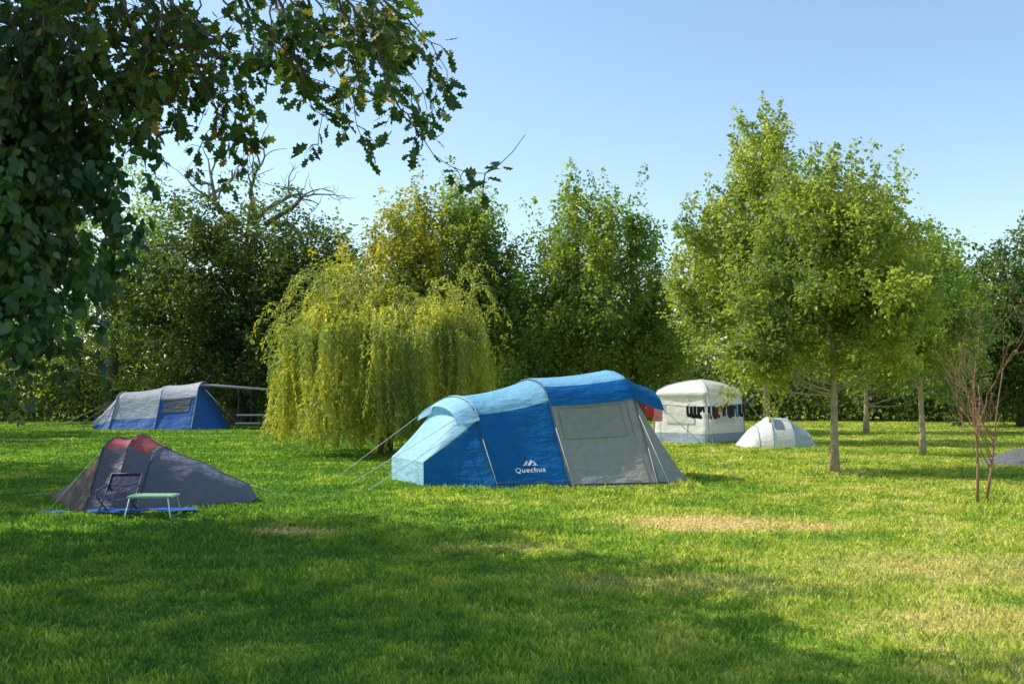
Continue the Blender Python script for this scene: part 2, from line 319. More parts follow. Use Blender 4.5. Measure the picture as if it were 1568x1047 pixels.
def willow():
    global RS
    RS=np.random.RandomState(33); rd=random.Random(33)
    e=empty('weeping_willow_tree'); cx,cy=-3.2,25.2
    Cs=[];Ds=[];Rn=[]; mb=MB()
    def leaves(P,rep,sp,jit,tone,down=0.0):
        P=np.array(P); seg=P[1:]-P[:-1]; m=len(seg)
        for _ in range(rep):
            c=P[:-1]+seg*RS.rand(m,1)+RS.normal(size=(m,3))*sp
            dd=norm(seg)*0.8+RS.normal(size=(m,3))*jit; dd[:,2]-=down
            Cs.append(c);Ds.append(dd);Rn.append(np.clip(RS.rand(m)*0.6+tone,0,1))
    nb=128
    for b in range(nb):
        a=rd.uniform(0,2*math.pi); r=2.8*math.sqrt(rd.uniform(0.03,1))
        d=(math.cos(a),math.sin(a))
        hz=3.4-0.6*(r/2.8)**2.2+rd.gauss(0,.2)
        px=d[0]*r
        if -1.7<px<-.6: hz+=rd.uniform(0,.55)
        if 1.3<px<2.2: hz+=rd.uniform(0,.35)
        bx,by=cx+px,cy+d[1]*r*.9
        zend=0.12+abs(rd.gauss(0,.38))+(0.25 if d[0]>0.6 else 0)
        tone=rd.random()*.45; sway=(rd.gauss(0,.2),rd.gauss(0,.1)); ns=rd.randint(7,14)
        mb.tube([(cx,cy,1.7+.3*rd.random()),(cx+d[0]*r*.4,cy+d[1]*r*.4,hz*.8),(cx+d[0]*r*.8,cy+d[1]*r*.8,hz-.02),(bx,by,hz-.08)],[.035,.022,.012,.005],4)
        for s in range(ns):
            sx,sy=bx+rd.gauss(0,.14),by+rd.gauss(0,.14); z0=hz+rd.gauss(0,.12); ze=zend+abs(rd.gauss(0,.35)); ze=min(ze,z0-.3)
            arc=rd.uniform(.1,.4); pts=[]
            for i in range(6):
                f=i/5; pts.append((sx-d[0]*.25+d[0]*arc*f,sy-d[1]*.25+d[1]*arc*f,z0-.08+.14*math.sin(f*2.6)-.05*f))
            x,y,z1=pts[-1]; n=max(3,int((z1-ze)/.05)); ph=rd.uniform(0,6)
            for i in range(1,n+1):
                q=i/n; pts.append((x+sway[0]*q*q+d[0]*.1*q+.02*math.sin(q*7+ph),y+sway[1]*q*q+d[1]*.1*q,z1-(z1-ze)*q))
            leaves(pts,2,.018,.38,tone)
    for k in range(120):
        gx=rd.choice([-1.35,-1.05,-0.5,1.7,1.95,0.5,-2.4,1.1,2.3,-1.9,-1.2])+rd.gauss(0,.14)
        tl=(-1.7<gx<-.7) or (1.5<gx<2.1)
        tall=rd.uniform(.6,1.6) if tl else rd.uniform(.25,.8)
        x,y,z=cx+gx,cy+rd.gauss(0,.6),3.15-.3*(gx/2.5)**2; d=Vector((rd.gauss(-0.05,.3),rd.gauss(0,.2),1)).normalized(); P=[]
        n2=int(tall/.055)+rd.randint(10,28); p=Vector((x,y,z))
        for i in range(n2):
            if i>tall/.055: d=(d+Vector((math.copysign(.09,d.x),0,-.28))).normalized()
            p=p+d*.055; P.append(tuple(p))
        mb.tube(P[::3],.008,4); leaves(P,3,.03,.5,.2,.3)
    C=np.concatenate(Cs);D=np.concatenate(Ds);R=np.concatenate(Rn); k=C[:,2]>.05; C=C[k];D=D[k];R=R[k]
    X,Y,Z=axes(D,0.0); S=0.115*(0.6+0.7*RS.rand(len(C)))
    from_template('hanging_foliage',C,X,Y,Z,S,NARROW*np.array([1.2,1,1]),willowm,R,e)
    mb.tube([(cx,cy,-.05),(cx+.05,cy,1.2),(cx-.05,cy,2.4),(cx,cy,3.0)],[.2,.15,.13,.07],9)
    mb.obj('trunk_and_limbs',[bark],e)
willow()

def near_oak():
    global RS
    e=crown('crown_foliage',(-9.0,8.8),2.4,0.34,[(-8.8,8.8,5.0,2.6,4.0,1.5),(-8.5,11.7,6.1,2.1,2.2,1.2),(-6.9,9.3,6.2,1.9,2.0,1.0),(-6.2,7.1,6.1,1.9,1.8,1.0),(-5.9,4.8,6.0,1.8,1.9,1.0),(-11,8,6.2,2.6,4.6,2.0),(-5.6,2.6,6.0,2.2,1.6,1.0),(-9.0,6.4,6.6,2.8,4.0,1.0)],
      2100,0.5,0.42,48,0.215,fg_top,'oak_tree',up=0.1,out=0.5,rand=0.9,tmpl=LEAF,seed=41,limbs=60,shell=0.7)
    rd=random.Random(42); RS=np.random.RandomState(42)
    mb=MB(); Cs=[];Ds=[];
    def leafcluster(p,d,n,spread=0.05):
        for _ in range(n):
            Cs.append(tuple(Vector(p)+Vector((rd.gauss(0,spread),rd.gauss(0,spread),rd.gauss(0,spread)))))
            v=Vector(d)*0.7+Vector((rd.gauss(0,.6),rd.gauss(0,.6),rd.gauss(0,.5)-.35)); Ds.append(tuple(v))
    def twig(path,side=0.28,dens=1.0,r=0.012):
        P=[Vector(p) for p in path]
        Q=[]
        for a,b in zip(P[:-1],P[1:]):
            m=max(2,int((b-a).length/0.06))
            for i in range(m): Q.append(a.lerp(b,i/m)+Vector((rd.gauss(0,.008),rd.gauss(0,.008),rd.gauss(0,.008))))
        Q.append(P[-1]); n=len(Q)
        mb.tube(Q,[max(0.0025,r*(1-i/n)) for i in range(n)],5)
        for i in range(2,n):
            if rd.random()<0.5*dens:
                d=(Q[i]-Q[i-1]).normalized(); s=(d*0.6+Vector((rd.gauss(0,.8),rd.gauss(0,.8),rd.gauss(0,.5)-.15))).normalized()
                ln=side*rd.uniform(.3,1)*(1-0.5*i/n); p1=Q[i]+s*ln*.5+Vector((0,0,.01)); p2=Q[i]+s*ln+Vector((0,0,-.03))
                mb.tube([Q[i],p1,p2],[.004,.003,.002],4)
                leafcluster(p1,s,rd.randint(1,3),.02); leafcluster(p2,s,rd.randint(3,5),.025)
            if rd.random()<0.35*dens: leafcluster(Q[i],(Q[i]-Q[i-1]).normalized(),1,.015)
        leafcluster(Q[-1],(Q[-1]-Q[-2]).normalized(),3,.015)
    mb.tube([(-8.6,8.6,4.2),(-6.2,8.0,4.9),(-4.2,6.8,4.6),(-2.6,6.3,4.45),(-1.2,6.0,4.25),(-0.7,6.0,4.0)],[.13,.09,.06,.045,.025,.012],7)
    mb.tube([(-5.6,7.6,4.75),(-4.2,6.6,4.3),(-3.0,6.4,3.95),(-2.0,6.3,3.8)],[.06,.045,.03,.015],7)
    T=[[(-1.2,6,4.2),(-0.85,5.95,3.8),(-0.74,5.9,3.4),(-0.52,5.9,3.08),(-0.36,5.9,2.92),(-0.16,5.9,2.90)],
       [(-1.1,6,4.2),(-0.65,6,3.9),(-0.42,6,3.62),(-0.36,6,3.4)],
       [(-1.0,6.1,4.1),(-0.6,6,3.75),(-0.45,6,3.5),(-0.5,6,3.25)],
       [(-1.8,6.2,4.2),(-1.4,6.1,3.7),(-1.15,6,3.42),(-1.18,6,3.1)],
       [(-1.6,6.2,4.2),(-1.3,6.1,3.75),(-1.0,6,3.5),(-0.92,6,3.15)],
       [(-1.5,6.2,4.2),(-1.35,6.1,3.7),(-1.28,6,3.4),(-1.05,6,3.2)],
       [(-1.2,6.2,4.2),(-0.9,6.1,3.75),(-0.75,6,3.5),(-0.7,6,3.3)],
       [(-2.4,6.2,4.0),(-2.0,6.2,3.65),(-1.85,6.2,3.35),(-1.98,6.2,3.1)],
       [(-2.2,6.1,4.1),(-1.75,6.1,3.7),(-1.6,6.1,3.35)],
       [(-2.6,6.3,3.9),(-2.25,6.3,3.6),(-2.1,6.3,3.3)],
       [(-1.3,6.2,4.1),(-1.25,6.2,3.8),(-1.35,6.2,3.45)]]
    for t in T: twig(t)
    mb.tube([(-0.16,5.9,2.90),(-0.10,5.9,2.93),(0.0,5.88,3.02),(0.08,5.88,3.13)],[.004,.003,.003,.002],4)
    leafcluster((-0.08,5.9,2.93),(.3,0,.2),3,.015)
    for k in range(46):
        x=rd.uniform(-3.4,-0.9); y=rd.uniform(5.6,7.0); z=4.15+rd.uniform(0,.25)
        twig([(x,y,z),(x+rd.uniform(-.1,.25),y,z-.25),(x+rd.uniform(-.1,.4),y+rd.uniform(-.2,.2),z-rd.uniform(.35,.6))],.3,1.2,.008)
    for k in range(26):
        x=rd.uniform(-3.4,-1.9); y=rd.uniform(5.8,7.0); z=3.9+rd.uniform(0,.3)
        twig([(x,y,z),(x+rd.uniform(-.1,.25),y,z-.3),(x+rd.uniform(-.1,.3),y+rd.uniform(-.2,.2),z-rd.uniform(.5,.9))],.3,1.2,.008)
    C=np.array(Cs);D=np.array(Ds); X,Y,Z=axes(D,0.25)
    from_template('bough_foliage',C,X,Y,Z,0.095*(0.6+0.65*RS.rand(len(C))),OAK,fg_oak,np.clip(RS.beta(2,2,len(C))+ (RS.rand(len(C))>.95)*.4,0,1),e)
    mb.obj('boughs',[bark],e)
near_oak()
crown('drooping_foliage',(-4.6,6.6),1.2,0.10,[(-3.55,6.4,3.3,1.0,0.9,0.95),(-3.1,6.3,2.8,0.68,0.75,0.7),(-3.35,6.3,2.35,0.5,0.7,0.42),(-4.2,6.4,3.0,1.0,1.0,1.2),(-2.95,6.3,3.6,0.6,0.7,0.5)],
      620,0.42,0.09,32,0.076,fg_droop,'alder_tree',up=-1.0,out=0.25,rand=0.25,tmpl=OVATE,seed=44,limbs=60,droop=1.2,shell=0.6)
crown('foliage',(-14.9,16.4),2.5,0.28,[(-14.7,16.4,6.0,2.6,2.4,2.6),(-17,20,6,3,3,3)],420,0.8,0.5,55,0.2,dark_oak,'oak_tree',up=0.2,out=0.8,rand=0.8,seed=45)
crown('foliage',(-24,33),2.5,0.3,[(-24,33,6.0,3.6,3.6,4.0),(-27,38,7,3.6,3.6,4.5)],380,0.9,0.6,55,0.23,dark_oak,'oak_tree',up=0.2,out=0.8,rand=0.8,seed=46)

def sapling():
    global RS
    e=empty('bare_sapling'); mb=MB(); rd=random.Random(9)
    for bx,h,dx in ((6.66,1.05,-.05),(6.88,0.95,.12)):
        p0=Vector((bx-.02 if dx<0 else bx-.12,14.3,-.02)); p1=Vector((bx+dx*.2,14.3,h))
        mb.tube([p0,p0.lerp(p1,.5)+Vector((.015,0,0)),p1],[.024,.019,.015],7)
        for k in range(7):
            f=0.55+0.45*k/6; s=p0.lerp(p1,f)
            d=Vector((rd.uniform(-.75,.75),rd.uniform(-.6,.6),1)).normalized()
            branch(mb,rd,s,d,rd.uniform(.5,.85),.010,2,.18,.35,(1,2))
        branch(mb,rd,p1,Vector((dx,0,1)).normalized(),1.0,.013,2,.12,.3,(2,3))
    mb.obj('stems',[bark_red],e)
    RS=np.random.RandomState(3); n=260
    vi=RS.choice(len(mb.v),n); C=np.array([mb.v[i] for i in vi]); C=C[C[:,2]>.8]
    D=RS.normal(size=C.shape); X,Y,Z=axes(D)
    from_template('few_leaves',C,X,Y,Z,.035*(.6+.7*RS.rand(len(C))),LEAF,leaf_mat('leaf_red',(.12,.04,.02),(.16,.08,.03),(.2,.16,.05),(.3,.1,.05)),RS.rand(len(C)),e)
sapling()

# ---------------------------------------------------------------- ground + grass
mb=MB(); mb.add([(-900,-300,0),(900,-300,0),(900,1500,0),(-900,1500,0)],[(0,1,2,3)]); mb.obj('ground',[ground_mat()],None,False)
def grass():
    global RS
    RS=np.random.RandomState(51); n=640000
    d=3.6+50*RS.rand(n)**1.2; th=RS.uniform(-0.6,0.6,n)
    x=np.sin(th)*d; y=np.cos(th)*d
    tuft=np.sin(x*1.9+1.3*np.sin(y*1.3))*np.sin(y*2.3+1.1*np.sin(x*1.7)); fine=np.sin(x*7.1+2*np.sin(y*5))*np.sin(y*8.3+2*np.sin(x*6))
    h=0.040*(0.5+0.9*RS.rand(n)**1.4)*(1+0.4*tuft+0.28*fine)+0.0006*d
    for (cx,cy,rx,ry),w in zip(STRAW,STW):
        q=((x-cx)/rx)**2+((y-cy)/ry)**2; h*=np.where(q<1,1-0.5*w*(1-q),1)
    for (cx,cy,r) in ((8.2,14.0,.5),(-1.9,7.8,.35),(-2.2,8.2,.25),(6.3,14.2,.3),(2.2,14.6,.5),(-8.2,13.6,.8),(6.9,14.3,.3),(-5.6,12.4,.5),(.3,15.9,.4),(2.9,16.6,.35)):
        q=((x-cx)**2+(y-cy)**2)/r**2; h*=np.where(q<1,1+1.6*(1-q),1)
    tall=RS.rand(n)>0.993; h=np.where(tall,h*1.8,h)
    ex=(x>-1.6)&(x<2.9)&(y>17.2)&(y<19.3)
    keep=~ex; x,y,h,d=x[keep],y[keep],h[keep],d[keep]; n=len(x)
    ang=RS.uniform(0,2*np.pi,n); w=(0.0020+0.00065*d)*(0.7+.6*RS.rand(n))
    lx=np.cos(ang)*h*RS.rand(n)*.95; ly=np.sin(ang)*h*RS.rand(n)*.95
    a2=RS.uniform(0,2*np.pi,n); wx=np.cos(a2)*w; wy=np.sin(a2)*w
    V=np.zeros((n,4,3)); 
    V[:,0]=np.stack([x,y,np.zeros(n)-.003],1)
    V[:,1]=np.stack([x+wx+lx*.35,y+wy+ly*.35,h*.55],1)
    V[:,2]=np.stack([x+lx,y+ly,h],1)
    V[:,3]=np.stack([x-wx+lx*.35,y-wy+ly*.35,h*.55],1)
    me=bpy.data.meshes.new('grass')
    me.vertices.add(n*4); me.vertices.foreach_set('co',V.astype(np.float32).ravel())
    me.loops.add(n*4); me.loops.foreach_set('vertex_index',np.arange(n*4,dtype=np.int32))
    me.polygons.add(n); me.polygons.foreach_set('loop_start',np.arange(0,n*4,4,dtype=np.int32)); me.update(calc_edges=True)
    at=me.attributes.new('rnd','FLOAT','FACE'); at.data.foreach_set('value',(RS.rand(n)**1.1).astype(np.float32))
    me.materials.append(blade_mat()); link(bpy.data.objects.new('grass',me))
grass()

# ---------------------------------------------------------------- tents
PROF=[(0,0),(0.10,0.14),(0.20,0.29),(0.29,0.44),(0.38,0.60),(0.46,0.75),(0.55,0.87),(0.68,0.945),(0.84,0.985),(1,1)]
LOWBOX=[(0,0),(0.0,.25),(0.0,.5),(0.005,.75),(0.01,.9),(0.02,1.0),(0.08,1.0),(0.3,1),(0.6,1),(1,1)]
ARC=[(1-math.cos(i/9*math.pi/2),math.sin(i/9*math.pi/2)) for i in range(10)]
def ev(prof,u):
    u=max(0,min(1,u))*(len(prof)-1); i=min(int(u),len(prof)-2); f=u-i
    return prof[i][0]*(1-f)+prof[i+1][0]*f, prof[i][1]*(1-f)+prof[i+1][1]*f
class Loft:
    def __init__(s,secs,sag=0.03): s.s=secs; s.sag=sag
    def sp(s,k,v):
        F,A,B,H,pr=s.s[k]; u=v*2 if v<=.5 else 2-v*2; px,pz=ev(pr,u); E=F if v<=.5 else B
        return Vector((E[0]+(A[0]-E[0])*px,E[1]+(A[1]-E[1])*px,H*pz))
    def p(s,t,v,off=0):
        k=min(int(t),len(s.s)-2); f=t-k; a=s.sp(k,v); b=s.sp(k+1,v); q=a.lerp(b,f)
        g=s.sag*4*f*(1-f); A=Vector(s.s[k][1]).lerp(Vector(s.s[k+1][1]),f)
        q.z*=1-g; hh=min(1,q.z/0.5); q.x+=(A.x-q.x)*g*1.2*hh; q.y+=(A.y-q.y)*g*1.2*hh
        if off:
            n=s.n(t,v); q=q+n*off
        return q
    def n(s,t,v):
        e=1e-3; T=len(s.s)-1
        t0,t1=max(0,t-e*5),min(T-1e-6,t+e*5); v0,v1=max(0,v-e*5),min(1,v+e*5)
        a=s.p(t1,v)-s.p(t0,v); b=s.p(t,v1)-s.p(t,v0); n=a.cross(b).normalized()
        return n
    def mesh(s,mb,mf,per=10,nv=36,t0=0,t1=None,v0=0,v1=1,off=0):
        T=len(s.s)-1 if t1 is None else t1; nt=max(2,int(round((T-t0)*per)))
        vs=[s.p(min(t0+(T-t0)*i/nt,len(s.s)-1-1e-6),v0+(v1-v0)*j/nv,off) for i in range(nt+1) for j in range(nv+1)]
        o=len(mb.v); mb.v+=[tuple(x) for x in vs]
        for i in range(nt):
            for j in range(nv):
                a=o+i*(nv+1)+j; mb.f.append((a,a+nv+1,a+nv+2,a+1)); mb.m.append(mf(t0+(T-t0)*(i+.5)/nt,v0+(v1-v0)*(j+.5)/nv))
blue=fabric('tent_blue',(0.006,0.165,0.45),0.34,0.55,0.75)
blue_top=fabric('tent_blue_sunlit',(0.28,0.60,0.80),0.3,0.5,0.7)  # same blue cloth as the sides, sunlight on the roof put into the colour
blue_light=fabric('tent_light_blue',(0.42,0.72,0.87),0.3,0.5,0.6)  # pod end panel lightened with painted sunlight; the vent hood shares this blue
grayf=fabric('tent_gray',(0.50,0.48,0.42),0.38,0.6,1.0,1.6)
meshf=fabric('tent_mesh',(0.54,0.52,0.46),0.5,0.8,1.0,1.6)
darkg=plain('pole_dark',(0.06,0.07,0.09),0.5)
seam=plain('seam_gray',(0.18,0.18,0.18),0.7)
cord=plain('guy_cord',(0.55,0.55,0.5),0.7)
white=plain('white_print',(0.8,0.8,0.8),0.6,0,20,0.03)
def big_tent():
    e=empty('tunnel_tent')
    F=[(-1.47,16.62),(-0.22,16.5),(0.98,16.6),(2.50,16.9),(3.20,17.45)]
    A=[(-1.82,17.35),(-1.03,17.4),(0.29,17.9),(1.75,18.5),(3.02,18.8)]
    B=[(-2.18,18.1),(-1.84,18.3),(-0.40,19.2),(1.01,20.1),(2.55,20.3)]
    H=[0.42,1.50,1.80,1.96,0.05]; PR=[LOWBOX,PROF,PROF,PROF,PROF]
    lf=Loft(list(zip(F,A,B,H,PR)),0.035)
    def mf(t,v):
        if t<1: return 1 if 0.27<v<0.75 else 0
        if t<2: return 3 if 0.31<v<.7 else 0
        if t<3: return 2 if (v<0.30 or v>0.7) else 0
        return 2
    mb=MB(); lf.mesh(mb,mf,12,40)
    a=[lf.p(0,j/40) for j in range(41)]; mb.add([tuple(q) for q in a],[tuple(range(41))],1)
    mb.obj('flysheet',[blue,blue_light,grayf,blue_top],e)
    hs=[lf.s[2],lf.s[3],((3.02,17.45),(2.40,18.72),(1.7,20.2),1.66,PROF)]
    lr=Loft(hs,0.02); mb=MB(); lr.mesh(mb,lambda t,v:1 if 0.37<v<.66 and t<1 else 0,12,24,0,2-1e-5,0.275,0.725,0.03)
    mb.obj('roof_cover',[blue,blue_top],e)
    mb=MB(); vs=[]
    for i in range(5):
        f=i/4
        for j in range(13):
            v=0.27+0.43*j/12; a1=lf.p(1.03,v,0.03); b1=lf.p(0.70,v,0.0)+Vector((-.05,-.06,0.14+0.06*math.sin(math.pi*j/12)))
            vs.append(a1.lerp(b1,f))
    mb.add(vs,[(i*13+j,(i+1)*13+j,(i+1)*13+j+1,i*13+j+1) for i in range(4) for j in range(12)],0)
    mb.obj('vent_hood',[blue_light],e)
    mb=MB(); lf.mesh(mb,lambda t,v:0,10,10,2.08,2.82,0.165,0.268,0.012)
    mb.obj('window_mesh',[meshf],e)
    mb=MB()
    def line(fn,n,r,mi=0):
        mb.tube([fn(i/(n-1)) for i in range(n)],r,5,mi)
    for k in (1,2,3): line(lambda s:lf.p(min(k,3.999),0.0+s*1.0,0.012),40,0.011)
    for v in (0.165,0.268): line(lambda s:lf.p(2.08+0.74*s,v,0.016),10,0.004,1)
    for t in (2.08,2.82): line(lambda s:lf.p(t,0.165+0.103*s,0.016),6,0.004,1)
    line(lambda s:lf.p(2.9,0.01+0.26*s,0.012),12,0.006,1)
    line(lambda s:lf.p(s,0.27+0.0*s,0.008),14,0.005,1)
    line(lambda s:lf.p(1+s*0.999,0.02,0.012),10,0.008); line(lambda s:lf.p(2+s*1.99,0.01,0.012),14,0.012)
    mb.obj('poles_and_seams',[darkg,seam],e)
    mb=MB()
    def guy(a,b): mb.tube([a,b],0.006,4,0); mb.tube([b+Vector((0,0,.04)),b+Vector((.02,0,-.05))],0.008,4,1)
    guy(lf.p(1,.33,.02),Vector((-2.75,16.9,0.02))); guy(lf.p(1,.6,.02),Vector((-3.2,18.1,0.02)))
    guy(lf.p(0.6,.3,.02),Vector((-2.3,15.9,0.02)));
    guy(lf.p(1,.2,.02),Vector((-0.22,16.25,.02))); guy(lf.p(2,.2,.02),Vector((1.02,16.3,.02)))
    guy(lf.p(3,.22,.02),Vector((2.6,16.35,.02))); guy(lf.p(3,.12,.02),Vector((2.42,16.55,.02)))
    guy(Vector((2.40,18.72,1.66)),Vector((4.2,18.6,.02)))
    mb.obj('guy_lines',[cord,darkg],e)
    c=lf.p(1.52,0.06,0.015); du=(lf.p(1.7,0.06)-lf.p(1.4,0.06)).normalized(); nn=lf.n(1.52,0.06)
    if nn.y>0: nn=-nn
    dv=nn.cross(du).normalized()
    if dv.z<0: dv=-dv
    c=c+nn*0.004 if (c+nn*0.01).y<c.y else c
    M=Matrix((( du.x,dv.x,nn.x,c.x),(du.y,dv.y,nn.y,c.y),(du.z,dv.z,nn.z,c.z),(0,0,0,1)))
    cu=bpy.data.curves.new('lettering','FONT'); cu.body='Quechua'; cu.size=0.125; cu.align_x='CENTER'; cu.space_character=1.15; cu.offset=0.002
    o=bpy.data.objects.new('tmp_text',cu); scene.collection.objects.link(o)
    bpy.context.view_layer.update(); me=bpy.data.meshes.new_from_object(o.evaluated_get(bpy.context.evaluated_depsgraph_get()))
    bpy.data.objects.remove(o); me.name='lettering'; me.materials.clear(); me.materials.append(white)
    o=bpy.data.objects.new('lettering',me); o.matrix_world=M; link(o,e)
    mb=MB(); 
    P=lambda x,y:M@Vector((x,y,0.002))
    mb.add([P(-.12,.12),P(-.07,.12),P(-.03,.185),P(-.05,.215)],[(0,1,2,3)]); mb.add([P(-.045,.12),P(.005,.12),P(.05,.19),P(.02,.225)],[(0,1,2,3)])
    mb.add([P(.03,.12),P(.13,.12),P(.06,.205),P(.05,.19),P(.08,.14)],[(0,1,2,3,4)])
    mb.obj('peak_mark',[white],e,False)
big_tent()

maroon=fabric('tent_maroon',(0.62,0.16,0.15),0.35)
brownf=fabric('tent_brown',(0.085,0.068,0.06),0.15,0.55,0.7,2.5)
lav=fabric('tent_slate',(0.18,0.18,0.22),0.12,0.5,0.8,2.5)
bluemat=fabric('groundsheet_blue',(0.02,0.12,0.42),0.0)
def small_tent():
    e=empty('trekking_tent')
    S=[((-6.82,14.75),(-6.87,15.0),(-6.82,15.25),0.06,ARC),((-6.1,13.65),(-6.1,14.6),(-6.1,15.5),0.46,PROF),((-5.62,13.15),(-5.62,14.25),(-5.62,15.4),0.94,PROF),
       ((-5.28,13.15),(-5.28,14.25),(-5.3,15.4),0.98,PROF),((-4.5,13.55),(-4.42,14.4),(-4.45,15.2),0.56,PROF),((-3.86,14.2),(-3.80,14.5),(-3.86,14.85),0.25,ARC),((-3.74,14.25),(-3.69,14.5),(-3.74,14.8),0.04,ARC)]
    lf=Loft(S,0.05)
    def mf(t,v):
        if 1.75<t<3.35 and 0.335<v<0.68: return 0
        if 1.35<t<1.75 and 0.24<v<0.4: return 0
        if t<2.0: return 1
        return 2
    mb=MB(); lf.mesh(mb,mf,10,36); mb.obj('flysheet',[maroon,brownf,lav],e)
    mb=MB()
    for t in (2.0,3.0,3.35): mb.tube([lf.p(t,i/30,.01) for i in range(31)],.007,5)
    mb.tube([lf.p(1.0+i/20*4,0.5,.008) for i in range(21)],.005,4)
    mb.obj('poles_and_seams',[darkg],e)
    mb=MB()
    for a,b in ((lf.p(0.1,.5),(-7.4,15.1,.02)),(lf.p(5,.5),(-3.2,14.7,.02)),(lf.p(2,.35),(-5.9,12.6,.02))): mb.tube([a,b],.004,4)
    mb.obj('guy_lines',[cord],e)
    g=empty('groundsheet'); mb=MB()
    for cx,cy,rx,ry in ((-5.85,12.8,.24,.12),(-4.40,13.1,.34,.15),(-5.1,13.0,.4,.16)):
        n=14; vs=[(cx,cy,.08)]+[(cx+math.cos(i*2*math.pi/n)*rx*random.uniform(.7,1.15),cy+math.sin(i*2*math.pi/n)*ry*random.uniform(.7,1.15),.045+random.uniform(0,.03)) for i in range(n)]
        mb.add(vs,[(0,i+1,(i+1)%n+1) for i in range(n)])
    mb.obj('sheet',[bluemat],g)
small_tent()
def table():
    e=empty('camping_table'); mb=MB(); cx,cy=-4.56,12.75; w,d,h=.56,.38,.27
    mb.box((cx,cy,h),(w,d,.018),.05,0)
    for k in range(7): mb.box((cx-w/2+.04+k*w/7.2,cy,h+.013),(.07,d-.02,.006),.05,0)
    for sx in(-1,1):
        x=cx+sx*(w/2-.04)
        mb.tube([(x-.05*sx*0,cy-d/2+.02,h-.01),(x+sx*.05,cy-d/2-.02,0.0)],.009,6,1); mb.tube([(x,cy+d/2-.02,h-.01),(x+sx*.05,cy+d/2+.02,0)],.009,6,1)
        mb.tube([(x+sx*.045,cy-d/2-.015,.03),(x+sx*.045,cy+d/2+.015,.03)],.007,6,1)
    mb.obj('top_and_legs',[plain('table_green',(0.30,0.48,0.30),.5,0,30,.08),plain('aluminium',(.6,.6,.6),.35,.9)],e,False)
    e=empty('camping_chair'); mb=MB(); cx,cy=-5.05,12.85
    for sx in(-1,1):
        x=cx+sx*.2
        mb.tube([(x,cy-.2,0),(x,cy+.12,.30),(x,cy+.28,.52)],.010,6,0); mb.tube([(x,cy+.24,0),(x,cy-.18,.26)],.010,6,0)
        mb.tube([(x,cy-.2,.34),(x,cy+.2,.38)],.012,6,0); mb.tube([(x,cy-.17,.24),(x,cy-.2,.34)],.008,6,0)
    mb.tube([(cx-.2,cy-.2,0),(cx+.2,cy-.2,0)],.009,6,0); mb.tube([(cx-.2,cy+.24,0),(cx+.2,cy+.24,0)],.009,6,0); mb.tube([(cx-.2,cy+.28,.52),(cx+.2,cy+.28,.52)],.009,6,0)
    n=6; vs=[(cx-.2+.4*i/n,cy-.18+.30*j/4,.255+.0*j-.04*math.sin(math.pi*i/n)) for j in range(5) for i in range(n+1)]
    vs+=[(cx-.2+.4*i/n,cy+.12+.16*j/4,.30+.21*j/4) for j in range(5) for i in range(n+1)]
    mb.add(vs,[(j*(n+1)+i,j*(n+1)+i+1,(j+1)*(n+1)+i+1,(j+1)*(n+1)+i) for j in list(range(4))+list(range(5,9)) for i in range(n)],1)
    mb.obj('frame_and_seat',[darkg,fabric('chair_fabric',(.02,.03,.09),.05)],e)
table()

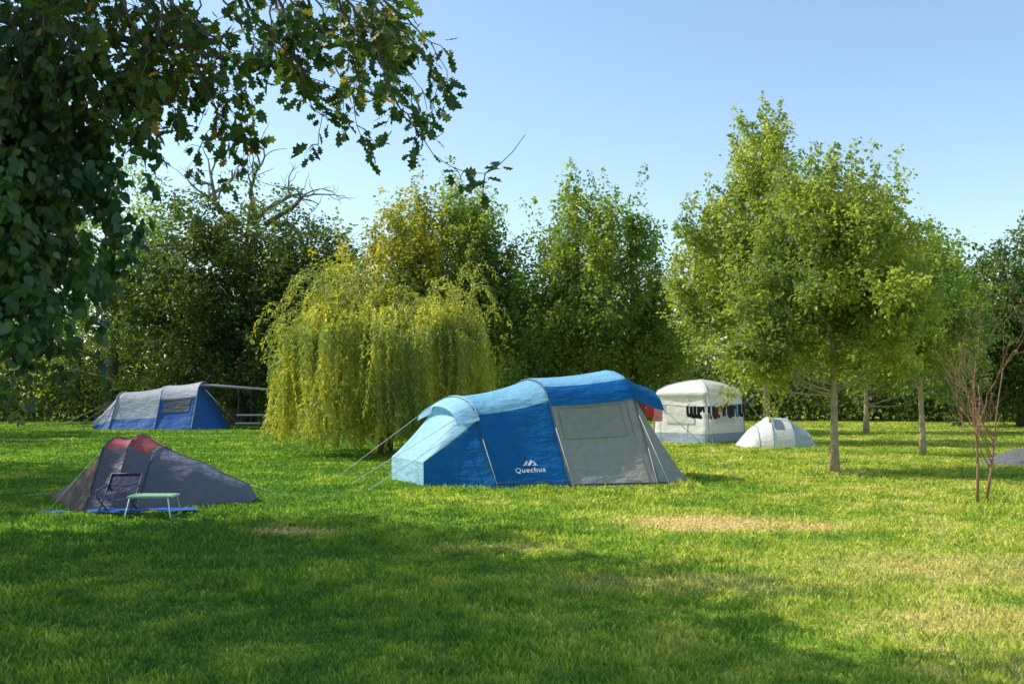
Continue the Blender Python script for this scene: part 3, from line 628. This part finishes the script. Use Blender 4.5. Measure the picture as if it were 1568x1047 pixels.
fgray=fabric('family_tent_gray',(0.45,0.48,0.53),.3)
fblue=fabric('family_tent_blue',(0.04,0.16,0.48),.25)
dwin=fabric('dark_window',(0.10,0.11,0.13),.1)
def far_tent():
    e=empty('family_tent')
    S=[((-17.1,40.7),(-17.35,41.8),(-17.2,43),.30,LOWBOX),((-16.4,40.5),(-16.3,42),(-16.3,43.4),1.55,PROF),((-14.5,40.4),(-14.5,42),(-14.5,43.6),1.80,PROF),
       ((-13.0,40.4),(-13.0,42),(-13.0,43.6),1.98,PROF),((-11.95,40.8),(-12.0,42),(-12.05,43.2),.06,PROF)]
    lf=Loft(S,.035)
    def mf(t,v):
        if t>=3: return 1
        if t>=2: return 1 if (v<.24 or v>.76) else 0
        return 1 if (v<.12 or v>.88) else 0
    mb=MB(); lf.mesh(mb,mf,10,36); a=[lf.p(0,j/36) for j in range(37)]; mb.add([tuple(q) for q in a],[tuple(range(37))],0)
    mb.obj('flysheet',[fgray,fblue],e)
    mb=MB(); lf.mesh(mb,lambda t,v:0,8,8,2.12,2.85,.15,.25,.02); mb.obj('window',[dwin],e)
    mb=MB(); lf.mesh(mb,lambda t,v:0,10,12,1.95,3.0,.26,.74,.04); mb.obj('roof_cover',[fabric('roof_pale',(.55,.56,.6),.25)],e)
    mb=MB()
    for k in (1,2,3): mb.tube([lf.p(k,i/30,.02) for i in range(31)],.025,5)
    mb.obj('poles',[fgray],e)
    mb=MB()
    for a,b in ((lf.p(1,.3),(-18.7,40.2,.0)),(lf.p(1,.6),(-18.9,43,.0)),(lf.p(3,.4),(-10.9,40.6,.0)),(lf.p(1,.25),(-17,39.2,0))): mb.tube([a,b],.010,4)
    mb.obj('guy_lines',[plain('guy_cord_dark',(.2,.2,.18))],e)
    e=empty('awning_canopy'); mb=MB()
    mb.add([(-12.9,41.2,1.88),(-10.1,41.2,1.68),(-10.1,43.2,1.68),(-12.9,43.2,1.9),(-12.9,41.2,1.82),(-10.1,41.2,1.62)],[(0,1,2,3),(0,1,5,4)],0)
    for x in (-10.1,-11.3): mb.tube([(x,41.2,0),(x,41.2,1.7)],.02,6,1); mb.tube([(x,43.2,0),(x,43.2,1.68)],.02,6,1)
    mb.tube([(-10.1,41.2,1.68),(-9.0,40.8,0)],.012,4,1)
    mb.obj('tarp_and_poles',[fabric('tarp_gray',(.3,.32,.33),.2),darkg],e,False)
    e=empty('camping_table'); mb=MB(); mb.box((-10.7,41.0,.62),(1.1,.6,.05),0,0)
    for sx in(-1,1):
        mb.tube([(-10.7+sx*.5,40.75,0),(-10.7+sx*.3,40.75,.62)],.02,5,1); mb.tube([(-10.7+sx*.5,41.25,0),(-10.7+sx*.3,41.25,.62)],.02,5,1)
    mb.box((-10.7,40.5,.3),(1.0,.25,.04),0,0)
    for sx in(-1,1): mb.tube([(-10.7+sx*.4,40.5,0),(-10.7+sx*.4,40.5,.3)],.02,5,1)
    mb.obj('top_and_legs',[plain('table_gray',(.35,.35,.33),.5),darkg],e,False)
far_tent()

wfab=fabric('white_fabric',(0.82,0.81,0.77),.32,.6,.4)
wblue=fabric('skirt_blue_gray',(0.34,0.42,0.50),.25)
def gazebo():
    e=empty('pavilion_tent'); cx,cy=5.93,31.35
    cor=[Vector((4.42,31.2)),Vector((5.83,29.7)),Vector((7.35,31.5)),Vector((6.0,33.0))]; c0=Vector((cx,cy))
    rings=[(0,1.0,0),(.32,.99,1),(.34,.99,0),(.8,.965,0),(1.2,.945,0),(1.46,.93,0),(1.50,.97,0),(1.62,.90,0),(1.76,.72,0),(1.86,.48,0),(1.93,.22,0),(1.96,.02,0)]
    mb=MB(); m=10; n=4*m; vs=[]
    for z,sc,_ in rings:
        for k in range(4):
            for j in range(m):
                f=j/m; p=cor[k].lerp(cor[(k+1)%4],f); b=math.sin(math.pi*f)
                q=c0+(p-c0)*sc*(1-(0.05 if z<1.5 else -0.03)*b)
                vs.append((q.x,q.y,z-(0.03*b if 1.4<z<1.6 else 0)))
    mb.v+=vs
    for i in range(len(rings)-1):
        for j in range(n):
            j2=(j+1)%n; mb.f.append((i*n+j,i*n+j2,(i+1)*n+j2,(i+1)*n+j)); mb.m.append(1 if rings[i+1][0]<=.33 else 0)
    mb.obj('canopy_and_walls',[wfab,wblue],e)
    mb=MB()
    for k in range(4):
        p=cor[k]; pts=[]
        for z,sc,_ in rings: q=c0+(p-c0)*(sc+.008); pts.append((q.x,q.y,z+.005))
        mb.tube(pts,.013,5)
    q=cor[1].lerp(cor[0],.42); mb.tube([(q.x+.1,q.y-.0,.02),(q.x+.1,q.y-.02,1.42)],.012,5)
    mb.obj('poles',[plain('pole_gray',(.35,.37,.4),.5)],e)
    mb=MB()
    for (a,b) in ((0,1),(1,2)):
        A_,B_=cor[a],cor[b]
        for f0,f1 in ((.2,.75),):
            vs=[]
            for z,sc in ((.62,.985),(1.22,.955)):
                for i in range(7):
                    f=f0+(f1-f0)*i/6; p=A_.lerp(B_,f); q=c0+(p-c0)*sc*(1-.05*math.sin(math.pi*f)); nrm=(q-c0).normalized()*.03; vs.append((q.x+nrm.x,q.y+nrm.y,z))
            mb.add(vs,[(i,i+1,i+8,i+7) for i in range(6)])
    mb.obj('window_panels',[fabric('window_pale',(.72,.70,.65),.4)],e)
    mb=MB()
    for k in (0,1,2): d=(cor[k]-c0).normalized(); q=c0+(cor[k]-c0)*.94; mb.tube([(q.x,q.y,1.46),(q.x+d.x*1.2,q.y+d.y*1.2,0)],.008,4)
    mb.obj('guy_lines',[cord],e)
gazebo()
def popup():
    e=empty('pop_up_tent'); o=.14
    S=[((6.35+o,27.9),(6.30+o,28.6),(6.35+o,29.3),.05,ARC),((6.65+o,27.75),(6.75+o,28.6),(6.65+o,29.4),.55,ARC),((7.1+o,27.6),(7.2+o,28.6),(7.1+o,29.6),.86,ARC),((7.7+o,27.65),(7.7+o,28.7),(7.7+o,29.7),.82,ARC),((8.25+o,27.9),(8.2+o,28.8),(8.25+o,29.6),.52,ARC),((8.55+o,28.2),(8.58+o,28.9),(8.55+o,29.4),.04,ARC)]
    lf=Loft(S,.0); mb=MB(); lf.mesh(mb,lambda t,v:1 if t>3 else 0,10,30); mb.obj('flysheet',[wfab,fabric('popup_gray',(.5,.56,.6),.3)],e)
    mb=MB()
    for t in (1.2,2.0,3.0,4.0): mb.tube([lf.p(t,i/30,.008) for i in range(31)],.012,5)
    mb.obj('hoops',[plain('hoop_blue',(.25,.35,.45),.5)],e)
    mb=MB(); lf.mesh(mb,lambda t,v:0,8,6,2.1,2.6,.22,.38,.012); mb.obj('vent_window',[fabric('popup_window',(.15,.2,.25),.1)],e)
popup()

def clothesline():
    e=empty('clothesline'); mb=MB()
    A=Vector((3.4,28.0,1.34)); B=Vector((7.85,30.5,1.35))
    def lp(f): return A.lerp(B,f)+Vector((0,0,-.20*4*f*(1-f)))
    mb.tube([lp(i/20) for i in range(21)],.008,4); mb.tube([(3.4,28.0,0),(3.4,28.0,1.5)],.03,6)
    mb.obj('line_and_pole',[darkg],e)
    cols={'navy':(.012,.015,.03),'black':(.012,.012,.012),'red':(.45,.03,.03),'white':(.7,.7,.68),'teal':(.03,.16,.2),'pink':(.65,.25,.25),'maroon':(.15,.02,.03)}
    mats={k:fabric('cloth_'+k,v,.15) for k,v in cols.items()}
    sock=[(-.04,0),(.045,0),(.05,-.17),(.10,-.24),(.08,-.29),(.0,-.27),(-.035,-.2)]
    shirt=[(-.12,0),(.12,0),(.2,-.1),(.15,-.15),(.12,-.1),(.12,-.42),(-.12,-.42),(-.12,-.1),(-.15,-.15),(-.2,-.1)]
    shorts=[(-.13,0),(.13,0),(.16,-.3),(.03,-.3),(0,-.14),(-.03,-.3),(-.16,-.3)]
    towel=[(-.17,0),(.17,0),(.18,-.55),(.05,-.58),(-.16,-.56)]
    items=[(.06,towel,'maroon',1.0),(.115,towel,'red',.75),(.165,towel,'pink',.95),(.21,shorts,'white',1.0),(.41,sock,'navy',1),(.45,sock,'black',1.1),(.49,sock,'navy',1.1),(.53,sock,'black',1.15),(.575,shorts,'black',.6),(.615,sock,'white',.8),(.65,sock,'black',1.2),(.70,sock,'navy',1.2),(.735,sock,'maroon',1.1),(.77,shorts,'red',.6),(.82,shirt,'black',.8),(.87,sock,'navy',1.2),(.91,shirt,'black',.9),(.96,sock,'teal',1.2),(1.0,sock,'black',1.2),(1.04,sock,'navy',1)]
    for i,(f,sh,c,s) in enumerate(items):
        if f>.3: f=.38+(f-.41)*.66
        p=lp(f); a=random.uniform(-.3,.3)+.45; ux,uy=math.cos(a),math.sin(a); mb=MB(); s*=1.1 if sh is sock else .9
        n=len(sh); mb.add([(p.x+x*s*ux,p.y+x*s*uy-.05*y*y+random.uniform(-.01,.01),p.z+y*s-.005) for x,y in sh],[tuple(range(n))]); 
        mb.obj('garment_%d'%(i+1),[mats[c]],e,False)
clothesline()
mb=MB(); n=18
vs=[(11.35,21.8,.34)]
for r in (.35,.7,1.0):
    for i in range(n):
        a=i*2*math.pi/n; vs.append((11.35+math.cos(a)*r*1.15,21.8+math.sin(a)*r*.8,max(-.01,.36*(1-r*r)+random.uniform(-.03,.03))))
fs=[(0,i+1,(i+1)%n+1) for i in range(n)]
for k in range(2):
    for i in range(n): a=1+k*n+i;b=1+k*n+(i+1)%n; fs.append((a,a+n,b+n,b))
mb.add(vs,fs); mb.obj('tarp_mound',[plain('net_gray',(.12,.12,.11),.8,0,14,.5,.9)])  # low grey mound, taken for a heaped tarp

# ---------------------------------------------------------------- light, world, camera
w=bpy.data.worlds.new('World'); scene.world=w; w.use_nodes=True; nt=w.node_tree
bg=nt.nodes['Background']; sky=nt.nodes.new('ShaderNodeTexSky'); sky.sky_type='NISHITA'; sky.sun_disc=False
sky.sun_elevation=EL; sky.sun_rotation=math.atan2(SUN_AZ[0],SUN_AZ[1])%(2*math.pi); sky.altitude=0; sky.air_density=1.0; sky.dust_density=0.8; sky.ozone_density=1.3
g=mixc(nt,1.0,sky.outputs[0],(1.55,1.58,1.52),'MULTIPLY')
nt.links.new(g,bg.inputs[0]); bg.inputs[1].default_value=0.15
sd=bpy.data.lights.new('sun','SUN'); sd.energy=5.0; sd.angle=math.radians(.5); sd.color=(1,.97,.89)
so=bpy.data.objects.new('sun',sd); link(so)
a=Vector((SUN_AZ[0]*math.cos(EL),SUN_AZ[1]*math.cos(EL),math.sin(EL))).normalized(); so.rotation_euler=a.to_track_quat('Z','Y').to_euler(); so.location=(-20,5,20)
cd=bpy.data.cameras.new('camera'); co=bpy.data.objects.new('camera',cd); link(co); scene.camera=co
co.location=(0,0,1.6); co.rotation_euler=(math.radians(92.82),0,0); cd.lens=35; cd.sensor_width=36; cd.clip_end=4000
scene.view_settings.view_transform='Standard'; scene.view_settings.look='None'; scene.view_settings.exposure=0
